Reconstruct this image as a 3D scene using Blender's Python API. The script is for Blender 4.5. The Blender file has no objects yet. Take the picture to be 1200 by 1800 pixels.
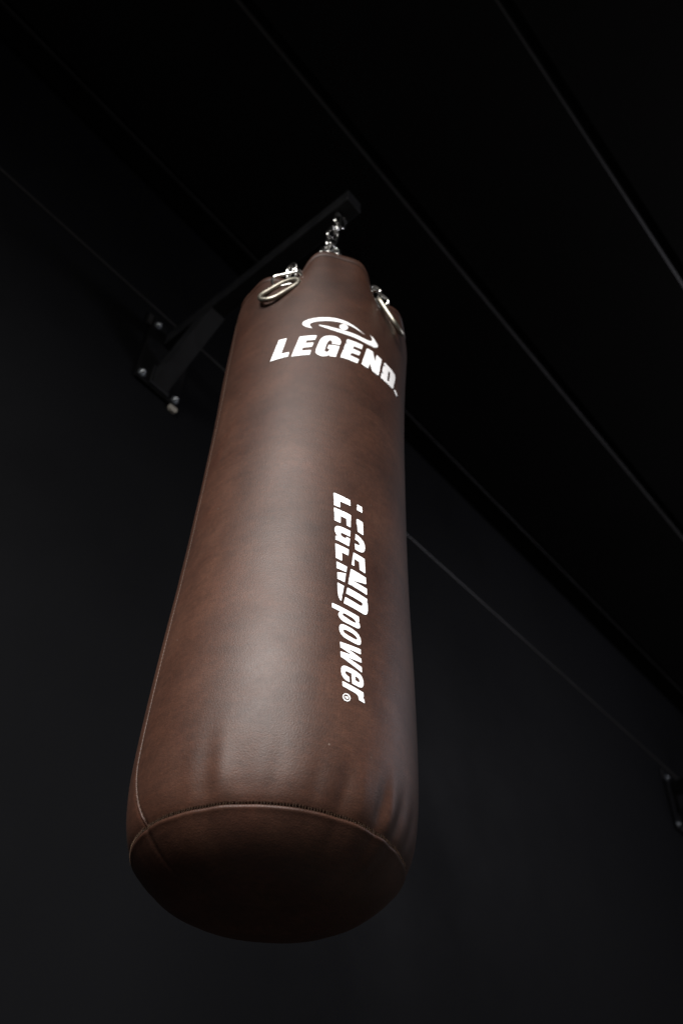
import bpy, bmesh, math, random
from mathutils import Vector, Matrix, noise
from mathutils.geometry import delaunay_2d_cdt

random.seed(7)
C = bpy.context.scene.collection
sc = bpy.context.scene
PI = math.pi
rad = math.radians

# ------------------------------------------------------------------ camera
cd = bpy.data.cameras.new('camera'); cam = bpy.data.objects.new('camera', cd); C.objects.link(cam)
CAM = Vector((-0.72602717, -0.75149514, 0.9))
RIGHT = Vector((0.6468275, -0.7617771, 0.0361918))
DOWN = Vector((0.5628266, 0.4447983, -0.6966927))
FWD = Vector((0.5146265, 0.4710097, 0.7164561))
m = Matrix.Identity(4)
for i in range(3):
    m[i][0] = RIGHT[i]; m[i][1] = -DOWN[i]; m[i][2] = -FWD[i]; m[i][3] = CAM[i]
cam.matrix_world = m
cd.sensor_fit = 'VERTICAL'; cd.sensor_height = 36; cd.sensor_width = 24
cd.lens = 31.674
cd.clip_start = 0.02; cd.clip_end = 60
cd.dof.use_dof = True; cd.dof.focus_distance = 1.20; cd.dof.aperture_fstop = 3.8
cd.dof.aperture_blades = 0
sc.camera = cam

# ------------------------------------------------------------------ light
w = bpy.data.worlds.new('World'); sc.world = w; w.use_nodes = True
bg = w.node_tree.nodes['Background']
bg.inputs['Color'].default_value = (1.0, 0.92, 0.86, 1); bg.inputs['Strength'].default_value = 0.085

def area(name, loc, target, size, size_y, power, col, spread=180):
    l = bpy.data.lights.new(name, 'AREA'); l.shape = 'RECTANGLE'; l.size = size; l.size_y = size_y
    l.energy = power; l.color = col; l.spread = rad(spread)
    o = bpy.data.objects.new(name, l); C.objects.link(o); o.location = loc
    o.rotation_euler = (Vector(target) - Vector(loc)).to_track_quat('-Z', 'Y').to_euler()
    return o
area('key_lamp', (-2.40, -1.42, 3.1), (-0.1, -0.25, 1.20), 2.0, 1.3, 58, (1.0, 0.965, 0.93), 66)
area('cool_lamp', (3.0, -2.1, 3.3), (1.4, 0.5, 2.5), 1.0, 0.8, 27, (0.90, 0.89, 1.0), 165)

sc.view_settings.view_transform = 'Standard'; sc.view_settings.look = 'None'
sc.view_settings.exposure = 0.0; sc.view_settings.gamma = 1.0; sc.view_settings.use_curve_mapping = False
sc.render.engine = 'CYCLES'
sc.cycles.use_denoising = True
sc.cycles.max_bounces = 6
sc.cycles.sample_clamp_indirect = 4

# ------------------------------------------------------------------ helpers
def link(o, parent=None):
    C.objects.link(o)
    if parent: o.parent = parent
    return o
def obj(name, verts, faces, mat, parent=None, smooth=False):
    me = bpy.data.meshes.new(name); me.from_pydata([tuple(v) for v in verts], [], faces); me.update()
    if smooth: me.polygons.foreach_set('use_smooth', [True] * len(me.polygons))
    me.materials.append(mat)
    return link(bpy.data.objects.new(name, me), parent)
def bobj(name, bm, mat, parent=None, smooth=False):
    me = bpy.data.meshes.new(name); bm.normal_update(); bm.to_mesh(me); bm.free()
    if smooth: me.polygons.foreach_set('use_smooth', [True] * len(me.polygons))
    me.materials.append(mat)
    return link(bpy.data.objects.new(name, me), parent)
def empty(name, loc=(0, 0, 0)):
    o = bpy.data.objects.new(name, None); C.objects.link(o); o.location = loc; o.empty_display_size = 0.05
    return o
def tag(o, label=None, cat=None, group=None, kind=None):
    if label: o['label'] = label
    if cat: o['category'] = cat
    if group: o['group'] = group
    if kind: o['kind'] = kind
    return o
def box_bm(x0, x1, y0, y1, z0, z1, bev=0.0, seg=2):
    bm = bmesh.new()
    bmesh.ops.create_cube(bm, size=1, matrix=Matrix.Translation(((x0+x1)/2, (y0+y1)/2, (z0+z1)/2)) @ Matrix.Diagonal((x1-x0, y1-y0, z1-z0, 1)))
    if bev: bmesh.ops.bevel(bm, geom=bm.edges[:], offset=bev, segments=seg, affect='EDGES', profile=0.5)
    return bm
def sweep(path, r, n=10, closed=False):
    """tube along a path of Vectors; returns verts, faces"""
    V = []; F = []; N = len(path)
    prev = None
    for i, p in enumerate(path):
        a = path[(i-1) % N] if closed or i > 0 else p
        b = path[(i+1) % N] if closed or i < N-1 else p
        t = (b - a).normalized()
        if prev is None:
            u = t.cross(Vector((0, 0, 1)))
            if u.length < 1e-3: u = t.cross(Vector((1, 0, 0)))
        else:
            u = prev - t * prev.dot(t)
        u.normalize(); prev = u; v = t.cross(u)
        rr = r(i / max(1, N-1)) if callable(r) else r
        for k in range(n):
            a2 = 2*PI*k/n; V.append(p + (u*math.cos(a2) + v*math.sin(a2)) * rr)
    for i in range(N if closed else N-1):
        j = (i+1) % N
        for k in range(n):
            k2 = (k+1) % n; F.append((i*n+k, i*n+k2, j*n+k2, j*n+k))
    if not closed:
        F.append(tuple(range(n-1, -1, -1))); F.append(tuple((N-1)*n+k for k in range(n)))
    return V, F
def stadium(L, W, n=10):
    """closed oval path in local xz: overall length L along x, width W along z"""
    r = W/2; h = L/2 - r; P = []
    for k in range(n+1):
        a = -PI/2 + PI*k/n; P.append(Vector((h + r*math.cos(a), 0, r*math.sin(a))))
    for k in range(n+1):
        a = PI/2 + PI*k/n; P.append(Vector((-h + r*math.cos(a), 0, r*math.sin(a))))
    return P

# ------------------------------------------------------------------ materials
def mat(name):
    ma = bpy.data.materials.new(name); ma.use_nodes = True
    nt = ma.node_tree; b = nt.nodes['Principled BSDF']
    return ma, nt, b
def nd(nt, t, **kw):
    n = nt.nodes.new(t)
    for k, v in kw.items():
        if k in n.inputs: n.inputs[k].default_value = v
        else: setattr(n, k, v)
    return n
def ramp(nt, fac, stops):
    r = nt.nodes.new('ShaderNodeValToRGB'); e = r.color_ramp.elements
    while len(e) < len(stops): e.new(0.5)
    for el, (p, c) in zip(e, stops):
        el.position = p; el.color = c if len(c) == 4 else (*c, 1)
    nt.links.new(fac, r.inputs['Fac']); return r
def mixc(nt, fac, a, b, mode='MIX'):
    n = nt.nodes.new('ShaderNodeMix'); n.data_type = 'RGBA'; n.blend_type = mode
    if isinstance(fac, (int, float)): n.inputs[0].default_value = fac
    else: nt.links.new(fac, n.inputs[0])
    for s, v in ((6, a), (7, b)):
        if isinstance(v, tuple): n.inputs[s].default_value = (*v, 1) if len(v) == 3 else v
        else: nt.links.new(v, n.inputs[s])
    return n.outputs[2]
def mapping(nt, scale, coord='Object'):
    tc = nt.nodes.new('ShaderNodeTexCoord'); mp = nt.nodes.new('ShaderNodeMapping')
    nt.links.new(tc.outputs[coord], mp.inputs['Vector']); mp.inputs['Scale'].default_value = scale
    return mp.outputs['Vector']

def leather(name, dark=1.0):
    ma, nt, b = mat(name); L = nt.links
    def noi(scale, det, vec, rough=0.55, dist=0.0):
        n = nd(nt, 'ShaderNodeTexNoise', Scale=scale, Detail=det, Roughness=rough, Distortion=dist)
        L.new(vec, n.inputs['Vector']); return n.outputs['Fac']
    v1 = mapping(nt, (1, 1, 1)); vh = mapping(nt, (1, 1, 5)); vv = mapping(nt, (6, 6, 1.0)); vd = mapping(nt, (30, 30, 420))
    base = ramp(nt, noi(7, 6, v1, 0.68, 0.5), [(0.30, (0.023*dark, 0.0087*dark, 0.0050*dark)), (0.5, (0.036*dark, 0.0144*dark, 0.0083*dark)), (0.70, (0.050*dark, 0.0212*dark, 0.0125*dark))])
    streak = ramp(nt, noi(22, 5, vh, 0.6), [(0.35, (0.80, 0.78, 0.76)), (0.7, (1.16, 1.12, 1.10))])
    c = mixc(nt, 0.62, base.outputs['Color'], streak.outputs['Color'], 'MULTIPLY')
    fine = ramp(nt, noi(140, 3, vh, 0.7), [(0.3, (0.74, 0.74, 0.74)), (0.72, (1.24, 1.22, 1.20))])
    c = mixc(nt, 0.9, c, fine.outputs['Color'], 'MULTIPLY')
    g1 = ramp(nt, noi(24, 2, mapping(nt, (4, 4, 42)), 0.6), [(0.3, (0.80,)*3), (0.7, (1.20,)*3)])
    g2 = ramp(nt, noi(24, 2, mapping(nt, (34, 34, 4)), 0.6), [(0.3, (0.80,)*3), (0.7, (1.20,)*3)])
    c = mixc(nt, 0.8, c, mixc(nt, 1.0, g1.outputs['Color'], g2.outputs['Color'], 'MULTIPLY'), 'MULTIPLY')
    red = ramp(nt, noi(6, 4, v1, 0.6, 1.2), [(0.5, (0, 0, 0)), (0.75, (0.6, 0.6, 0.6))])
    c = mixc(nt, red.outputs['Color'], c, mixc(nt, 1.0, c, (1.06, 0.86, 0.80), 'MULTIPLY'))
    # a few pale specks of dust and scuff
    vo = nd(nt, 'ShaderNodeTexVoronoi', Scale=36.0); L.new(v1, vo.inputs['Vector'])
    sp = ramp(nt, vo.outputs['Distance'], [(0.0, (1, 1, 1)), (0.05, (0, 0, 0))])
    gate = ramp(nt, noi(7, 2, v1), [(0.50, (0, 0, 0)), (0.56, (1, 1, 1))])
    spk = mixc(nt, 1.0, sp.outputs['Color'], gate.outputs['Color'], 'MULTIPLY')
    c = mixc(nt, spk, c, (0.16, 0.13, 0.11))
    L.new(c, b.inputs['Base Color'])
    ro = ramp(nt, noi(12, 6, v1, 0.65), [(0.3, (0.50,)*3), (0.7, (0.57,)*3)])
    L.new(ro.outputs['Color'], b.inputs['Roughness'])
    b.inputs['Specular IOR Level'].default_value = 0.31
    # grain relief: pebbled cells, horizontal drag, soft dents
    g = nd(nt, 'ShaderNodeTexVoronoi', Scale=800.0, feature='SMOOTH_F1'); L.new(v1, g.inputs['Vector'])
    b1 = nd(nt, 'ShaderNodeBump', Strength=0.22, Distance=0.0012); L.new(g.outputs['Distance'], b1.inputs['Height'])
    b2 = nd(nt, 'ShaderNodeBump', Strength=0.05, Distance=0.0012); L.new(noi(90, 4, v1, 0.7), b2.inputs['Height']); L.new(b1.outputs['Normal'], b2.inputs['Normal'])
    b3 = nd(nt, 'ShaderNodeBump', Strength=0.07, Distance=0.005); L.new(noi(11, 3, v1, 0.5), b3.inputs['Height']); L.new(b2.outputs['Normal'], b3.inputs['Normal'])
    L.new(b3.outputs['Normal'], b.inputs['Normal'])
    return ma
M_LEATHER = leather('brown_leather')

def simple(name, col, rough, metal=0.0, spec=0.5, nscale=0, namp=0.25, bump=0.0):
    ma, nt, b = mat(name)
    b.inputs['Base Color'].default_value = (*col, 1); b.inputs['Roughness'].default_value = rough
    b.inputs['Metallic'].default_value = metal; b.inputs['Specular IOR Level'].default_value = spec
    if nscale:
        v = mapping(nt, (1, 1, 1)); n = nd(nt, 'ShaderNodeTexNoise', Scale=nscale, Detail=5.0, Roughness=0.6); nt.links.new(v, n.inputs['Vector'])
        r = ramp(nt, n.outputs['Fac'], [(0.3, tuple(c*(1-namp) for c in col)), (0.7, tuple(c*(1+namp) for c in col))])
        nt.links.new(r.outputs['Color'], b.inputs['Base Color'])
        r2 = ramp(nt, n.outputs['Fac'], [(0.3, (rough*0.85,)*3), (0.7, (min(1, rough*1.15),)*3)])
        nt.links.new(r2.outputs['Color'], b.inputs['Roughness'])
        if bump:
            n2 = nd(nt, 'ShaderNodeTexNoise', Scale=nscale*12, Detail=3.0); nt.links.new(v, n2.inputs['Vector'])
            bp = nd(nt, 'ShaderNodeBump', Strength=bump, Distance=0.002); nt.links.new(n2.outputs['Fac'], bp.inputs['Height']); nt.links.new(bp.outputs['Normal'], b.inputs['Normal'])
    return ma
M_PRINT = simple('white_print', (0.88, 0.88, 0.89), 0.55, nscale=60, namp=0.02)
M_THREAD = simple('tan_thread', (0.045, 0.025, 0.014), 0.75, spec=.2, nscale=300)
M_BOLT = simple('bright_zinc_bolt', (0.45, 0.48, 0.50), 0.46, metal=1.0, nscale=200, namp=.1)
M_SPACER = simple('beige_plastic', (0.30, 0.28, 0.24), 0.6)
M_CHROME = simple('chrome_steel', (0.74, 0.74, 0.72), 0.17, metal=1.0, nscale=40, namp=0.08)
M_ZINC = simple('zinc_steel', (0.36, 0.34, 0.285), 0.42, metal=1.0, nscale=60, namp=0.12)
M_BLACKSTEEL = simple('black_powder_coat', (0.0095, 0.0100, 0.0115), 0.5, spec=0.32, nscale=30, namp=0.15, bump=0.08)
M_WALL = simple('black_wall_paint', (0.0022, 0.0024, 0.0031), 0.7, spec=0.10, nscale=1.3, namp=0.28, bump=0.05)
M_CEIL = simple('black_ceiling_paint', (0.0035, 0.0035, 0.0036), 0.6, spec=0.12, nscale=2.0, namp=0.12)
M_TRIM = simple('dark_grey_trim', (0.0145, 0.014, 0.014), 0.42, spec=0.4, nscale=8)
M_EDGE = simple('edge_trim_lit_chamfer', (0.0072, 0.0070, 0.0070), 0.45, spec=0.3, nscale=8)
M_PLATE = simple('matt_black_plate', (0.0042, 0.0042, 0.0048), 0.6, spec=0.14, nscale=30, namp=0.2)
M_VOID = simple('black_backing', (0.004, 0.004, 0.004), 0.9, spec=0.1)
M_LINER = simple('black_canvas', (0.012, 0.012, 0.012), 0.85, spec=0.2, nscale=40)

# ------------------------------------------------------------------ the setting
YW = 0.612; ZC = 3.66
wall = bobj('wall', box_bm(-4, 9, YW, YW+0.12, 0, 3.72), M_WALL); tag(wall, 'black painted wall behind the bag', 'wall', kind='structure')
# a thin half-round bead runs along the joint of the wall boards
V, F = sweep([Vector((x, YW-0.0005, 3.136)) for x in (-4, -2, 0, 2, 4, 6, 9)], 0.0050, 10)
obj('joint_bead', V, F, M_TRIM, wall, smooth=True)

ceil = bobj('ceiling', box_bm(-4, 9, -4.6, YW-0.001, ZC+0.035, ZC+0.08), M_VOID); tag(ceil, 'black panelled ceiling above the bag', 'ceiling', kind='structure')
def panel_mesh(y0, y1):
    c = 0.012
    prof = [(y0, ZC+c), (y0+c*0.35, ZC+c*0.35), (y0+c, ZC), (y1-c, ZC), (y1-c*0.35, ZC+c*0.35), (y1, ZC+c), (y1, ZC+0.034), (y0, ZC+0.034)]
    V = [(-4, a, b) for a, b in prof] + [(9, a, b) for a, b in prof]; n = len(prof)
    F = [(i, (i+1) % n, n+(i+1) % n, n+i) for i in range(n)] + [tuple(range(n-1, -1, -1)), tuple(range(n, 2*n))]
    return V, F
yy = 0.518
for k, (a, b) in enumerate([(0.004, 0.516), (-0.544, -0.011), (-1.092, -0.559), (-1.640, -1.107), (-2.188, -1.655), (-2.736, -2.203), (-3.284, -2.751), (-3.832, -3.299)]):
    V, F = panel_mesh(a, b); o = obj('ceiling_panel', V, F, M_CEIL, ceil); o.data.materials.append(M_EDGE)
    o.data.polygons[0].material_index = 1; o.data.polygons[1].material_index = 1  # lamp-side chamfer only: lighter colour painted in for light caught on the edge
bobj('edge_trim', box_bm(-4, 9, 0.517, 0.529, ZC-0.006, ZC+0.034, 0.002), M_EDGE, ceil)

# ------------------------------------------------------------------ the bag
ZS = 1.357
RINGS = [203.5 + 61.5*k if k < 5 else 203.5 - 61.5 + 7 for k in range(5)]
RINGS = [203.5, 267.0, 328.0, 26.0, 84.0, 141.0]
ZN = [1.362, 1.371, 1.385, 1.40, 1.425, 1.45, 1.50, 1.57, 1.65, 1.75, 1.87, 2.1, 2.2, 2.32, 2.40, 2.46, 2.56]
RN = [.1590, .1645, .1698, .1731, .1763, .1779, .1785, .1778, .176, .173, .1712, .170, .171, .1735, .1752, .174, .170]
def cubic(x, X, Y):
    n = len(X)
    if x <= X[0]: return Y[0] + (x-X[0])*(Y[1]-Y[0])/(X[1]-X[0])
    if x >= X[-1]: return Y[-1]
    i = 0
    while X[i+1] < x: i += 1
    h = X[i+1]-X[i]; t = (x-X[i])/h
    def sl(j):
        if j == 0: return (Y[1]-Y[0])/(X[1]-X[0])
        if j == n-1: return (Y[-1]-Y[-2])/(X[-1]-X[-2])
        return (Y[j+1]-Y[j-1])/(X[j+1]-X[j-1])
    a, b = sl(i)*h, sl(i+1)*h
    return (2*t**3-3*t*t+1)*Y[i] + (t**3-2*t*t+t)*a + (-2*t**3+3*t*t)*Y[i+1] + (t**3-t*t)*b
def adiff(a, b):
    return (a-b+180) % 360 - 180
CREASES = [(-90.5, 3.4, 3.6, .034), (-78, 3.0, 2.6, .030), (-109, 2.8, 1.8, .030), (-100, 3.5, -1.6, .04), (-84, 3.0, -1.7, .04), (-162, 4.5, 2.2, .05), (-146, 5, 1.7, .04), (-154, 3.5, -1.2, .05), (-136, 4, 1.3, .04),
           (-120, 3.5, 1.5, .035), (-172, 5, .8, .05), (-66, 4, 1.8, .03), (-118, 4, -.8, .035)]
rnd = random.Random(3)
for k in range(26): CREASES.append((-55 + rnd.random()*200, 2.5+rnd.random()*3, (rnd.random()-.4)*3, .03+rnd.random()*.02))
def ztop(th):
    # the flap between the two front rings stands higher than the rest of the rim
    u = th % 360
    def ss(a, b, x):
        x = min(1.0, max(0.0, (x-a)/(b-a))); return x*x*(3-2*x)
    z = 2.474 + 0.041*ss(196, 222, u)*(1-ss(246, 276, u))
    for a in RINGS: z -= 0.010*math.exp(-(adiff(th, a)/12.0)**2)
    return z + 0.004*noise.noise(Vector((math.cos(rad(th))*2, math.sin(rad(th))*2, 5)))
def bagr(th, z, dents=True):
    """outer radius of the leather in metres at angle th (degrees) and height z"""
    r = cubic(z, ZN, RN)
    ct, st = math.cos(rad(th)), math.sin(rad(th))
    r += 0.0010*noise.noise(Vector((ct*2.2, st*2.2, z*3.0))) 
    r += 0.0016*math.exp(-((z-2.38)/.10)**2)*math.cos(rad(adiff(th, -60)))
    dz = max(0.0, z-ZS)
    if dz < 0.16:
        for a, wd, amp, h in CREASES:
            d = adiff(th, a + dz*60*(0.3 if amp > 0 else -0.2))
            if abs(d) < wd*4: r -= amp*0.00105*math.exp(-(d/wd)**2)*math.exp(-((dz-0.028)/(h if dz > .028 else .022))**2)
    if z > 2.2:
        zt = ztop(th); dd = zt - z
        r -= 0.0055*math.exp(-(max(0, dd)/.032)**1.5)*min(1.0, max(0.0, (2.512-zt)/.045))
        for a in RINGS:
            d = adiff(th, a)
            if abs(d) < 60:
                r -= 0.025*math.exp(-(d/10.0)**2)*math.exp(-(max(0, dd)/.055)**1.4)
                r += 0.0035*math.exp(-((abs(d)-21)/9.0)**2)*math.exp(-(max(0, dd-.02)/.07)**2)
    # pinch beside the sewn side seam
    d = adiff(th, seam_th(z))
    r -= 0.0016*math.exp(-(d/1.4)**2)
    return r
def seam_th(z):
    return 156.8 + (11.0*((1.45-z)/.09)**1.6 if z < 1.45 else 0)
def bagp(th, z, off=0.0):
    r = bagr(th, z) + off
    return Vector((r*math.cos(rad(th)), r*math.sin(rad(th)), z))

bag = empty('punching_bag', (0, 0, 0))
tag(bag, 'brown leather punching bag with white lettering hanging from the wall arm on a chain', 'punching bag')
NT, NZ = 420, 330
V = []; F = []
for j in range(NZ+1):
    f = j/NZ
    for i in range(NT):
        th = 360*i/NT
        zt = ztop(th)
        # finer rows near the ends
        g = f + 0.06*math.sin(2*PI*f)*-1
        z = 1.3630 + (zt-1.3630)*g
        V.append(bagp(th, z))
for j in range(NZ):
    for i in range(NT):
        i2 = (i+1) % NT; F.append((j*NT+i, j*NT+i2, (j+1)*NT+i2, (j+1)*NT+i))
# tuck the bottom edge in under itself
n0 = len(V)
for i in range(NT):
    th = 360*i/NT; r = bagr(th, 1.3630) - 0.007; V.append(Vector((r*math.cos(rad(th)), r*math.sin(rad(th)), 1.3655)))
for i in range(NT):
    i2 = (i+1) % NT; F.append((n0+i, n0+i2, i2, i))
obj('body', V, F, M_LEATHER, bag, smooth=True)

# rolled hem round the top, a slightly prouder band
V = []; F = []
prof = [(0.0004, -.016), (0.0018, -.0145), (0.0030, -.008), (0.0024, -.001), (0.0, .0035), (-.004, .005), (-.010, .003), (-.013, -.003), (-.014, -.05)]
for k, (o, dz) in enumerate(prof):
    for i in range(NT):
        th = 360*i/NT; z = ztop(th)+dz
        r = bagr(th, min(z, ztop(th))) + o; V.append(Vector((r*math.cos(rad(th)), r*math.sin(rad(th)), z)))
for k in range(len(prof)-1):
    for i in range(NT):
        i2 = (i+1) % NT; F.append((k*NT+i, k*NT+i2, (k+1)*NT+i2, (k+1)*NT+i))
obj('top_hem', V, F, M_LEATHER, bag, smooth=True)
# filled top, sunk inside the hem
V = [Vector((0, 0, 2.45))]; F = []
for q, rr in enumerate((.06, .118)):
    for i in range(64):
        a = 2*PI*i/64; V.append(Vector((rr*math.cos(a), rr*math.sin(a), 2.448-.006*q)))
for i in range(64):
    i2 = (i+1) % 64; F.append((0, 1+i, 1+i2)); F.append((1+i, 65+i, 65+i2, 1+i2))
obj('top_cover', V, F, M_LINER, bag, smooth=True)

# bottom panel: a disc that sags, its cut edge folded up against the body
def rs(th): return bagr(th, 1.3625)
V = []; F = []
prof = [(-.0075, 1.3640), (-.003, 1.3624), (.0003, 1.3612), (.0011, 1.3598), (.0006, 1.3580), (-.0010, 1.3566)]
for o, z in prof:
    for i in range(NT):
        th = 360*i/NT; wob = .0010*noise.noise(Vector((math.cos(rad(th))*4, math.sin(rad(th))*4, 2)))
        r = rs(th) + o; V.append(Vector((r*math.cos(rad(th)), r*math.sin(rad(th)), z+wob)))
nr = 40
for q in range(1, nr+1):
    s = 1 - q/(nr+.0)
    for i in range(NT):
        th = 360*i/NT; r = (rs(th)-.0010)*max(s, .002)
        z = 1.3095 + (1.3566-1.3095)*(s**4.2)
        n3 = Vector((math.cos(rad(th))*s*3, math.sin(rad(th))*s*3, 1))
        z += 0.0012*noise.noise(n3)*(1-s**6)*min(1, s*3)
        # radial gathers close to the seam
        z += 0.0009*math.exp(-((1-s)/.10)**2)*(1-s)*10*noise.noise(Vector((math.cos(rad(th))*9, math.sin(rad(th))*9, 3)))
        V.append(Vector((r*math.cos(rad(th)), r*math.sin(rad(th)), z)))
rows = len(prof)+nr
for k in range(rows-1):
    for i in range(NT):
        i2 = (i+1) % NT; F.append((k*NT+i, (k+1)*NT+i, (k+1)*NT+i2, k*NT+i2)[::-1])
obj('bottom_panel', V, F, M_LEATHER, bag, smooth=True)

# side seam: a welt that stands proud along the join
pts = []
for k in range(90):
    z = 1.364 + (2.49-1.364)*k/89; pts.append(bagp(seam_th(z), z, 0.0003))
V, F = sweep(pts, lambda t: 0.0016-0.0008*min(1, t*3), 8)
seam = obj('side_seam', V, F, M_LEATHER, bag, smooth=True)

# stitches: short threads crossing the bottom join and running beside the side seam
V = []; F = []
def stitch(a, b, r=0.00022):
    v, f = sweep([a, a.lerp(b, .5) + (a+b).normalized()*0.0004, b], r, 5)
    n = len(V); V.extend(v); F.extend([tuple(n+i for i in q) for q in f])
ns = 300
for k in range(ns):
    th = 360*(k+.25*rnd.random())/ns
    a = Vector((rs(th)*math.cos(rad(th)), rs(th)*math.sin(rad(th)), 1.3600)); a += Vector((math.cos(rad(th)), math.sin(rad(th)), 0))*0.0016
    b = bagp(th+.35*(rnd.random()-.5), 1.3640+.0012*rnd.random()**2, 0.0004)
    stitch(a, b)
for k in range(190):
    z = 1.37+1.11*k/190; t0 = seam_th(z)
    stitch(bagp(t0+.95, z, .0003), bagp(t0+.95, z+.0036, .0003), .00028)
    stitch(bagp(t0-.95, z, .0003), bagp(t0-.95, z+.0036, .0003), .00028)
tag(obj('stitching', V, F, M_THREAD, bag), kind='stuff')

# eyelets where the rings pull the leather in
for a in RINGS:
    zc = ztop(a)-.022; c = bagp(a, zc); o = Vector((math.cos(rad(a)), math.sin(rad(a)), 0)); t = Vector((-math.sin(rad(a)), math.cos(rad(a)), 0)); u = Vector((0, 0, 1))
    P = [c + o*.001 + (t*math.cos(k*PI/8)+u*math.sin(k*PI/8))*.009 for k in range(16)]
    V, F = sweep(P, .0022, 6, True); obj('eyelet', V, F, M_CHROME, bag, smooth=True)

# printed lettering and emblem, laid on the leather (u = arc length mm from -128 deg, v = mm above 1.35 m)
NAME = [[[(-91.4,874.4),(-76.0,875.0),(-82.8,831.2),(-68.2,831.7),(-69.8,819.0),(-102.5,816.1)]],[[(-53.5,874.8),(-22.8,879.3),(-25.3,865.6),(-40.0,862.6),(-41.7,854.9),(-27.2,857.2),(-29.7,844.4),(-45.1,841.3),(-46.6,832.7),(-30.2,834.7),(-32.2,820.5),(-64.4,817.4)]],[[(-15.3,871.5),(-11.8,876.9),(-7.1,880.9),(-0.6,883.7),(6.0,885.1),(12.8,884.7),(18.1,880.9),(20.8,873.9),(19.5,863.2),(4.1,860.4),(4.4,866.0),(3.5,869.3),(1.0,870.0),(-1.4,867.7),(-3.1,863.5),(-5.1,853.8),(-6.9,841.5),(-7.4,836.8),(-6.2,834.4),(-3.0,834.4),(-0.4,837.0),(0.8,844.1),(-3.2,844.4),(-1.1,855.9),(18.7,859.7),(13.6,825.6),(2.5,823.0),(1.6,825.9),(-2.9,822.7),(-9.2,819.7),(-14.6,820.7),(-20.2,824.1),(-22.8,829.1),(-22.6,838.2),(-19.7,854.2),(-17.6,864.6)]],[[(30.9,885.8),(34.1,887.5),(63.3,890.3),(60.6,875.6),(45.3,873.8),(43.2,865.9),(59.3,866.4),(56.5,854.2),(41.0,851.4),(39.0,843.4),(57.1,842.9),(54.2,830.4),(52.2,828.9),(20.8,828.0)]],[[(70.6,885.5),(73.4,889.0),(85.3,890.4),(86.7,884.6),(91.4,867.2),(93.1,886.6),(96.0,889.5),(107.9,888.0),(101.5,835.8),(98.8,832.6),(85.5,832.7),(79.0,850.1),(77.3,835.1),(74.7,831.6),(61.5,832.7)]],[[(113.5,883.7),(116.6,888.8),(143.2,889.3),(148.5,888.1),(151.1,882.0),(148.6,866.1),(143.9,841.7),(139.9,837.7),(105.6,832.7)],[(127.7,875.5),(132.3,874.8),(131.9,867.0),(129.5,847.0),(124.6,844.8)]],[[(144.4,839.5),(151.0,846.9),(162.9,841.4),(155.7,832.9)]]]
EMBLEM = [[[(-30.2,898.5),(-40.2,901.4),(-46.8,905.3),(-51.2,910.5),(-51.9,916.8),(-48.5,922.0),(-41.8,927.3),(-30.6,932.1),(-16.8,936.3),(-4.1,939.1),(7.6,940.6),(19.6,940.6),(30.6,939.0),(41.9,935.4),(53.7,930.5),(66.9,923.7),(55.4,925.1),(43.7,928.1),(35.1,929.4),(24.1,929.5),(13.4,929.3),(3.0,928.2),(-7.3,926.2),(-17.4,923.2),(-26.1,920.5),(-32.3,917.3),(-36.5,913.5),(-36.9,909.1),(-34.7,904.1)]],[[(-24.1,911.4),(-19.3,912.2),(-6.5,911.6),(6.4,910.2),(19.6,909.9),(33.1,910.7),(47.2,911.7),(60.4,912.0),(71.2,913.6),(78.3,916.9),(80.7,920.0),(80.9,925.7),(77.9,930.7),(74.0,932.8),(80.2,934.0),(86.3,931.5),(91.7,926.1),(96.3,920.8),(97.4,915.3),(93.1,908.8),(87.2,903.6),(74.8,900.4),(59.4,899.1),(44.8,899.3),(28.2,898.2),(14.8,899.0),(0.4,901.0),(-12.6,904.9),(-20.4,908.5)]],[[(31.5,921.0),(31.1,918.9),(30.3,916.9),(29.2,914.9),(27.8,913.3),(26.1,911.9),(24.4,911.0),(22.5,910.5),(20.8,910.5),(19.1,910.9),(17.7,911.8),(16.6,913.2),(15.8,914.8),(15.3,916.6),(15.3,918.6),(15.7,920.6),(16.4,922.6),(17.5,924.4),(18.9,926.0),(20.6,927.2),(22.3,928.1),(24.2,928.6),(26.0,928.7),(27.6,928.3),(29.1,927.5),(30.3,926.3),(31.1,924.8),(31.5,923.0)]]]
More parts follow.
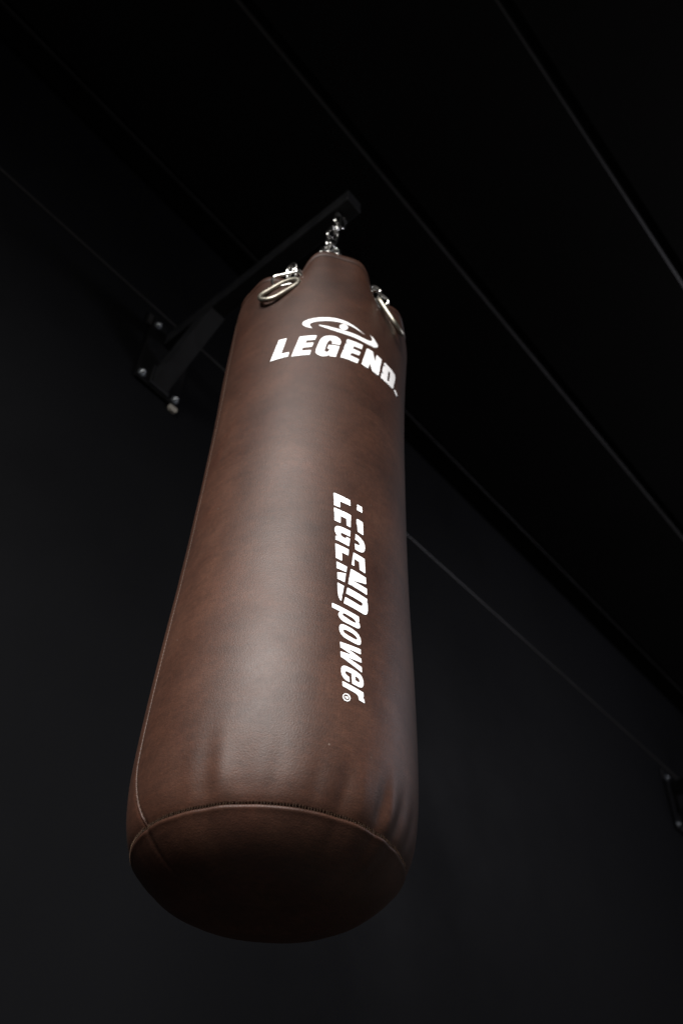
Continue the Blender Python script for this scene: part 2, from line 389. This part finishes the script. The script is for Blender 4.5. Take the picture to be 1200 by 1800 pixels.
SLOGAN = [[[(23.6,490.3),(26.2,491.3),(50.8,487.3),(51.5,476.2),(50.5,475.4),(34.9,476.8),(35.4,465.0),(34.6,464.4),(25.3,465.4)]],[[(25.5,460.7),(27.1,460.9),(52.6,457.5),(52.9,432.9),(52.0,432.4),(46.3,433.4),(45.4,446.4),(36.7,447.5),(37.1,434.1),(36.2,433.8),(27.2,435.3)]],[[(31.3,425.9),(34.1,426.9),(38.8,427.2),(52.9,425.9),(52.3,414.0),(40.0,415.5),(38.6,415.1),(37.8,413.0),(38.3,411.0),(39.9,409.2),(42.3,408.2),(44.6,408.0),(45.9,408.6),(46.3,411.4),(52.4,410.7),(51.4,395.4),(50.5,394.9),(30.3,398.6),(30.0,406.1),(32.9,407.1),(31.1,409.2),(29.0,413.5),(28.3,416.9),(28.4,420.7),(29.4,423.7)]],[[(30.1,391.2),(31.2,391.6),(51.0,389.0),(50.6,377.5),(49.7,377.1),(40.7,378.3),(41.6,363.9),(40.1,363.1),(31.9,365.0)]],[[(33.0,358.3),(34.1,358.8),(49.2,355.9),(48.0,345.4),(47.3,345.2),(33.6,346.6)]],[[(34.7,339.8),(36.1,340.4),(47.7,343.0),(46.2,326.8),(45.7,326.3),(35.3,328.1)]],[[(35.4,321.6),(36.5,321.8),(45.4,319.8),(42.1,292.2),(40.7,292.8),(38.9,295.6),(37.3,299.8),(36.4,306.5),(35.9,313.5)]],[[(62.1,484.8),(63.2,485.7),(70.7,484.9),(71.3,484.0),(71.9,473.9),(70.9,472.5),(62.1,473.3)]],[[(61.9,454.9),(63.4,456.1),(73.0,454.5),(74.5,430.3),(73.7,428.9),(64.2,430.7),(63.0,444.4),(61.6,445.1)]],[[(60.5,424.0),(61.8,424.3),(66.2,423.3),(70.8,420.7),(74.8,416.8),(77.2,411.3),(77.8,405.7),(76.7,400.0),(74.4,395.8),(70.5,393.8),(66.1,393.5),(60.8,394.2),(59.8,405.0),(60.9,405.6),(65.9,405.3),(67.7,406.3),(67.9,408.3),(66.8,410.6),(64.5,412.3),(60.1,412.9)]],[[(58.0,386.9),(59.3,387.4),(77.1,385.3),(78.4,360.1),(77.3,358.4),(68.5,360.1),(67.4,374.3),(59.9,375.5),(60.2,363.2),(59.6,362.2),(55.5,363.3)]],[[(54.3,354.2),(55.5,355.0),(79.1,351.8),(79.8,340.8),(78.7,339.5),(57.1,334.8),(80.8,332.8),(81.1,322.1),(80.2,321.3),(51.0,326.0)]],[[(49.7,318.6),(50.9,319.3),(81.4,314.8),(82.2,303.9),(82.4,296.3),(81.7,291.1),(80.0,287.5),(78.0,286.2),(74.8,285.6),(45.3,290.0),(46.9,301.0),(48.0,301.6),(68.8,297.7),(72.1,298.3),(73.3,300.8),(73.0,303.4),(70.7,304.3),(48.1,307.9)]],[[(29.2,284.3),(30.3,284.5),(68.1,278.0),(68.7,269.9),(67.8,269.1),(69.5,265.9),(70.1,263.2),(69.9,260.7),(68.6,258.9),(66.2,257.8),(62.5,257.9),(46.2,259.7),(42.7,261.6),(40.1,264.3),(38.5,267.7),(38.5,270.7),(40.4,274.4),(29.6,276.9)],[(44.3,271.3),(45.0,272.8),(46.4,273.5),(48.7,273.4),(57.5,271.6),(61.1,269.9),(63.6,267.4),(63.5,266.0),(61.8,265.4),(57.6,265.6),(48.8,268.4),(45.6,269.5)]],[[(40.3,250.4),(41.3,253.1),(43.2,255.0),(45.7,255.7),(49.1,255.6),(57.8,254.1),(63.8,251.9),(68.1,249.0),(71.0,244.2),(71.8,239.4),(71.3,235.7),(69.8,233.3),(67.1,232.2),(63.5,232.3),(53.6,233.7),(46.8,235.7),(42.8,239.0),(40.9,243.5),(40.2,247.4)],[(46.1,246.1),(46.8,247.4),(48.2,248.0),(52.2,247.7),(59.2,246.5),(63.3,244.5),(65.5,242.6),(65.7,240.7),(64.3,239.4),(60.5,239.6),(52.3,241.2),(48.3,242.8),(46.6,244.4)]],[[(41.8,226.5),(43.2,227.0),(71.3,227.5),(71.8,220.3),(71.0,219.4),(52.5,220.3),(72.3,213.7),(73.0,208.2),(72.2,207.3),(52.7,207.2),(73.3,201.3),(73.8,193.9),(73.0,193.2),(43.9,204.5),(43.0,212.5),(43.9,212.8),(59.8,212.9),(43.0,218.4)]],[[(44.8,187.6),(45.5,190.6),(46.8,192.4),(48.6,193.4),(51.9,193.9),(59.2,193.1),(66.1,191.7),(70.8,189.9),(73.9,187.0),(75.8,182.5),(76.3,178.0),(75.6,174.2),(74.1,171.9),(72.1,170.9),(68.9,170.6),(60.0,171.6),(58.8,185.6),(52.4,186.3),(51.1,185.7),(50.7,184.1),(51.4,182.4),(53.4,180.7),(56.2,179.8),(56.9,173.0),(56.1,172.3),(51.5,173.2),(48.4,175.3),(46.2,178.6),(45.0,182.9)],[(64.1,183.9),(66.3,183.7),(68.6,182.6),(70.1,180.3),(70.2,178.7),(69.0,177.6),(64.8,178.3)]],[[(46.8,170.1),(48.1,170.6),(76.3,165.8),(76.9,159.1),(75.5,158.7),(77.1,156.8),(78.6,152.4),(77.7,151.4),(70.1,152.6),(69.1,156.8),(67.7,158.8),(65.1,160.0),(47.8,163.4)]],[[(57.6,146.8),(56.8,145.8),(55.7,145.1),(54.6,144.6),(53.4,144.4),(52.3,144.5),(51.2,144.8),(50.2,145.4),(49.3,146.2),(48.7,147.2),(48.3,148.4),(48.2,149.6),(48.3,150.8),(48.7,152.0),(49.3,153.1),(50.2,154.0),(51.2,154.8),(52.3,155.2),(53.5,155.5),(54.7,155.4),(55.8,155.1),(56.8,154.5),(57.6,153.7),(58.3,152.7),(58.7,151.5),(58.8,150.3),(58.6,149.1),(58.2,147.9)],[(56.4,147.7),(55.9,147.1),(55.2,146.6),(54.4,146.3),(53.6,146.2),(52.8,146.3),(52.0,146.6),(51.3,147.0),(50.7,147.6),(50.3,148.3),(50.0,149.0),(49.8,149.9),(49.9,150.7),(50.1,151.5),(50.5,152.2),(51.0,152.8),(51.7,153.2),(52.5,153.5),(53.3,153.6),(54.1,153.5),(54.9,153.2),(55.6,152.8),(56.2,152.2),(56.6,151.5),(56.9,150.8),(57.1,149.9),(57.0,149.1),(56.8,148.3)]],[[(50.8,150.8),(51.6,151.3),(53.2,151.0),(54.3,152.0),(55.9,151.5),(56.4,150.0),(56.0,148.7),(55.2,148.4),(51.2,149.0)]],[[(51.2,148.1),(53.3,148.5),(55.7,148.5),(55.2,147.6),(52.8,147.3)]]]

def inside(p, loops):
    c = False
    for l in loops:
        n = len(l); j = n-1
        for i in range(n):
            (xi, yi), (xj, yj) = l[i], l[j]
            if (yi > p[1]) != (yj > p[1]) and p[0] < (xj-xi)*(p[1]-yi)/(yj-yi)+xi: c = not c
            j = i
    return c
def inset(l, d):
    n = len(l); area2 = sum(l[i][0]*l[(i+1) % n][1]-l[(i+1) % n][0]*l[i][1] for i in range(n)); sg = 1 if area2 > 0 else -1
    out = []
    for i in range(n):
        p, a, b = Vector(l[i]), Vector(l[i-1]), Vector(l[(i+1) % n])
        e1 = (p-a).normalized(); e2 = (b-p).normalized()
        n1 = Vector((-e1.y, e1.x))*sg; n2 = Vector((-e2.y, e2.x))*sg
        m2 = n1+n2
        if m2.length < .5: m2 = (n1 if m2.length < 1e-6 else m2.normalized())
        else: m2 = m2 * (2/m2.length_squared)
        q = p + m2*d*min(1.0, 1.0); out.append((q.x, q.y))
    return out
def print_mesh(name, shapes, ins, off=0.0007, step=5.0):
    V = []; F = []
    for loops in shapes:
        i2 = .3 if (name == 'emblem_print' and loops is shapes[-1]) else ins
        loops = [inset(l, i2 if k == 0 else -i2) for k, l in enumerate(loops)]
        pts = []; edges = []
        for l in loops:
            b = len(pts); sub = []
            for i, p in enumerate(l):
                q = l[(i+1) % len(l)]; d = math.hypot(q[0]-p[0], q[1]-p[1]); k = max(1, int(d/step))
                for s in range(k): sub.append((p[0]+(q[0]-p[0])*s/k, p[1]+(q[1]-p[1])*s/k))
            n = len(sub)
            pts += [Vector(s) for s in sub]; edges += [(b+i, b+(i+1) % n) for i in range(n)]
        xs = [p.x for p in pts]; ys = [p.y for p in pts]
        y = min(ys)+step/2
        while y < max(ys):
            x = min(xs)+step/2
            while x < max(xs):
                if inside((x, y), loops): pts.append(Vector((x, y)))
                x += step
            y += step
        vo, eo, fo, *_ = delaunay_2d_cdt(pts, edges, [], 0, 1e-4)
        n0 = len(V)
        for v in vo:
            V.append(bagp(-128+math.degrees(v.x/175.0), 1.35+v.y/1000, off))
        for f in fo:
            cx = sum(vo[i].x for i in f)/3; cy = sum(vo[i].y for i in f)/3
            if inside((cx, cy), loops): F.append(tuple(n0+i for i in f))
    return obj(name, V, F, M_PRINT, bag, smooth=True)
tag(print_mesh('name_print', NAME, .35), 'white block capitals printed round the upper bag')
tag(print_mesh('emblem_print', EMBLEM, .8), 'white eye shaped emblem printed above the capitals')
tag(print_mesh('slogan_print', SLOGAN, .3), 'white split italic lettering printed down the bag')

# ------------------------------------------------------------------ hanging chain
HANG = Vector((0.010, -0.028, 3.005)); HUB = Vector((0.001, -0.006, 2.872))
chain = empty('hanging_chain', HUB)
tag(chain, 'chrome chain with swivel, rings and links between the wall arm and the bag', 'chain')
def link_mesh(name, L, W, r, mt, n=9):
    v, f = sweep(stadium(L, W, n), r, 8, True)
    me = bpy.data.meshes.new(name); me.from_pydata([tuple(p) for p in v], [], f); me.polygons.foreach_set('use_smooth', [True]*len(f)); me.materials.append(mt)
    return me
def place(name, me, c, xdir, zdir, parent):
    x = xdir.normalized(); z = (zdir - x*zdir.dot(x)).normalized(); y = z.cross(x)
    M = Matrix(((x.x, y.x, z.x, c.x), (x.y, y.y, z.y, c.y), (x.z, y.z, z.z, c.z), (0, 0, 0, 1)))
    o = bpy.data.objects.new(name, me); link(o, parent); o.matrix_world = M
    o.matrix_parent_inverse = Matrix.Translation(-parent.location)
    return o
big = link_mesh('big_link', .052, .030, .0042, M_CHROME)
small = link_mesh('small_link', .040, .023, .0036, M_CHROME)
def run(a, b, me, pitch, name, turn=0.0, sag=0.0):
    d = b-a; n = max(1, round(d.length/pitch)); u = d.normalized()
    s = u.cross(Vector((0, 0, 1))); s = s.normalized() if s.length > .05 else Vector((1, 0, 0))
    v = u.cross(s)
    for k in range(n):
        t = (k+.5)/n; c = a.lerp(b, t) - Vector((0, 0, 1))*sag*4*t*(1-t)
        ang = turn + (PI/2)*(k % 2) + .25*math.sin(k*2.1)
        place(name, me, c, u + s*.10*math.sin(k*1.7) + v*.12*math.cos(k*2.3), s*math.cos(ang)+v*math.sin(ang), chain)
run(HANG + Vector((0, 0, -.004)), HUB + Vector((0, 0, .030)), big, .037, 'chain_link', turn=.5)
# swivel: body and collecting ring
V, F = sweep([HUB + Vector((0, 0, z)) for z in (.030, .026, .012, .008, -.006, -.010)], lambda t: .006 if t < .2 else (.010 if t < .9 else .007), 16)
V = [v - HUB for v in V]; obj('swivel', V, F, M_CHROME, chain, smooth=True)
hubring = link_mesh('collecting_ring', .046, .046, .0045, M_CHROME, 14)
place('collecting_ring', hubring, HUB + Vector((0, 0, -.022)), Vector((1, .4, .1)), Vector((.2, .1, 1)), chain)
oval = link_mesh('oval_ring', .086, .042, .0050, M_ZINC, 12)
hook = link_mesh('snap_hook', .058, .020, .0030, M_CHROME, 9)
hubc = HUB + Vector((0, 0, -.038))
for q, a in enumerate(RINGS):
    o = Vector((math.cos(rad(a)), math.sin(rad(a)), 0)); t = Vector((-math.sin(rad(a)), math.cos(rad(a)), 0)); zt = ztop(a)
    end = bagp(a, zt) - o*.016 + Vector((0, 0, -.012))
    run(hubc + o*.014, end, small, .029, 'chain_link', turn=q*.7, sag=.024)
    place('chain_link', small, bagp(a, zt, -.002) + Vector((0, 0, .006)), o + Vector((0, 0, .35)), t + Vector((0, 0, .2)), chain)
    if q == 0:
        A, B = Vector((-.1464, -.0761, 2.4274)), Vector((-.1789, -.0274, 2.365))
        HA, HB = Vector((-.1440, -.0810, 2.4400)), Vector((-.1725, -.0440, 2.4225))
        bead = Vector((-.1484, -.0597, 2.4772))
    elif q == 1:
        A, B = Vector((-.0173, -.1621, 2.4283)), Vector((.0301, -.1785, 2.3509))
        HA, HB = Vector((-.0165, -.1570, 2.4600)), Vector((-.0067, -.1719, 2.4290))
        bead = Vector((-.0155, -.1572, 2.4673))
    else:
        g = -1 if a > 60 and a < 200 else 1
        A = bagp(a+g*16, zt-.03, .005); B = bagp(a+g*42, zt-.092, .005)
        HA = bagp(a+g*14, zt-.02, .005); HB = bagp(a+g*28, zt-.05, .006); bead = bagp(a, zt, .003)
    mid = (A+B)/2; nrm = Vector((mid.x, mid.y, 0)).normalized()
    if q != 5: place('oval_ring', oval, mid + nrm*(.010 if q == 1 else .004), B-A, (mid-CAM).normalized() if q == 1 else nrm.cross(B-A), chain)
    hm = (HA+HB)/2
    if q != 5: place('snap_hook', hook, hm + nrm*.002, HB-HA, nrm*.8 + Vector((0, 0, .5)), chain)
    place('chain_link', small, bead, Vector((0, 0, 1)) + o*.3, t + o*.4, chain)

# ------------------------------------------------------------------ wall bracket
def make_bracket(x0, label):
    br = empty('wall_bracket', (x0, YW, 2.81)); tag(br, label, 'bracket', 'wall arms for punching bags')
    off = Vector((0, -YW, -2.81))
    def part(name, bm, mt, par=None, smooth=False):
        bmesh.ops.translate(bm, verts=bm.verts, vec=off); return bobj(name, bm, mt, par or br, smooth)
    yf = YW-.010
    # mounting plate: two ears stand above a full-width foot, outline extruded
    cx = .012
    outl = [(-.066, 2.812), (.078, 2.812), (.078, 3.092), (.034, 3.092), (.034, 3.045), (-.016, 3.045), (-.016, 3.092), (-.066, 3.092)]
    bm = bmesh.new(); vs = [bm.verts.new((x, yf, z)) for x, z in outl]; f = bm.faces.new(vs)
    r = bmesh.ops.extrude_face_region(bm, geom=[f]); bmesh.ops.translate(bm, verts=[v for v in r['geom'] if isinstance(v, bmesh.types.BMVert)], vec=(0, .0095, 0))
    bmesh.ops.recalc_face_normals(bm, faces=bm.faces); bmesh.ops.bevel(bm, geom=bm.edges[:], offset=.0012, segments=2, affect='EDGES')
    plate = part('mounting_plate', bm, M_PLATE)
    # arm: square tube along Y, capped at the free end
    ax0, ax1 = -.017, .033
    part('arm', box_bm(ax0, ax1, -.070, yf-.0005, 3.005, 3.055, .004, 3), M_BLACKSTEEL)
    # brace: square tube at 45 degrees
    A = Vector((.008, .592, 2.852)); B = Vector((.008, .436, 3.004+.003))
    bx0, bx1 = -.0165, .0325
    # section polygon in YZ: underside line from (.594,2.828) to (.402,3.005)
    sec = [(yf-.0006, 2.826), (.404, 3.0045), (.474, 3.0045), (yf-.0006, 2.892)]
    bm = bmesh.new(); vs = [bm.verts.new((bx0, y, z)) for y, z in sec]; f = bm.faces.new(vs)
    r = bmesh.ops.extrude_face_region(bm, geom=[f]); bmesh.ops.translate(bm, verts=[v for v in r['geom'] if isinstance(v, bmesh.types.BMVert)], vec=(bx1-bx0, 0, 0))
    bmesh.ops.recalc_face_normals(bm, faces=bm.faces); bmesh.ops.bevel(bm, geom=[e for e in bm.edges if abs(e.verts[0].co.x-e.verts[1].co.x) > .01], offset=.004, segments=3, affect='EDGES')
    part('brace', bm, M_BLACKSTEEL)
    # foot flange welded under the brace
    part('foot_flange', box_bm(-.024, .040, yf-.006, yf-.0003, 2.819, 2.90, .001), M_BLACKSTEEL)
    # bolts with washers
    for bx, bz in ((-.050, 3.060), (-.052, 2.834), (.064, 2.834), (.062, 3.060)):
        bm = bmesh.new()
        bmesh.ops.create_cone(bm, cap_ends=True, segments=20, radius1=.0115, radius2=.0115, depth=.003, matrix=Matrix.Translation((bx, yf-.002, bz)) @ Matrix.Rotation(PI/2, 4, 'X'))
        wsh = part('washer', bm, M_BOLT, plate)
        bm = bmesh.new()
        Mx = Matrix.Translation((bx, yf-.0065, bz)) @ Matrix.Rotation(PI/2, 4, 'X') @ Matrix.Rotation(.3+bx*9, 4, 'Z')
        bmesh.ops.create_cone(bm, cap_ends=True, segments=6, radius1=.0078, radius2=.0074, depth=.006, matrix=Mx)
        bmesh.ops.bevel(bm, geom=bm.edges[:], offset=.001, segments=2, affect='EDGES')
        bmesh.ops.create_uvsphere(bm, u_segments=12, v_segments=6, radius=.0056, matrix=Matrix.Translation((bx, yf-.0085, bz)))
        part('bolt', bm, M_BOLT, plate, smooth=True)
    # spacer ring between plate and wall, small grey block beside the plate edge
    bm = bmesh.new(); bmesh.ops.create_cone(bm, cap_ends=True, segments=24, radius1=.0135, radius2=.0135, depth=.008, matrix=Matrix.Translation((.068, YW-.0052, 2.806)) @ Matrix.Rotation(PI/2, 4, 'X'))
    part('spacer', bm, M_SPACER)
    part('grey_block', box_bm(-.083, -.0665, YW-.007, YW-.0005, 3.046, 3.094, .001), M_TRIM)
    # eye bolt under the free end
    P = [Vector((.010, -.028, 2.997)) + Vector((math.cos(k*PI/10)*.014, math.sin(k*PI/10)*.004, math.sin(k*PI/10)*.014)) for k in range(20)]
    V, F = sweep(P, .0036, 8, True); V = [v+off for v in V]; obj('eye_bolt', V, F, M_BLACKSTEEL, br, smooth=True)
    return br
make_bracket(0.0, 'black steel wall arm with diagonal brace that carries the brown bag')
make_bracket(3.09, 'black steel wall bracket without a bag, cut off by the right edge of the frame')
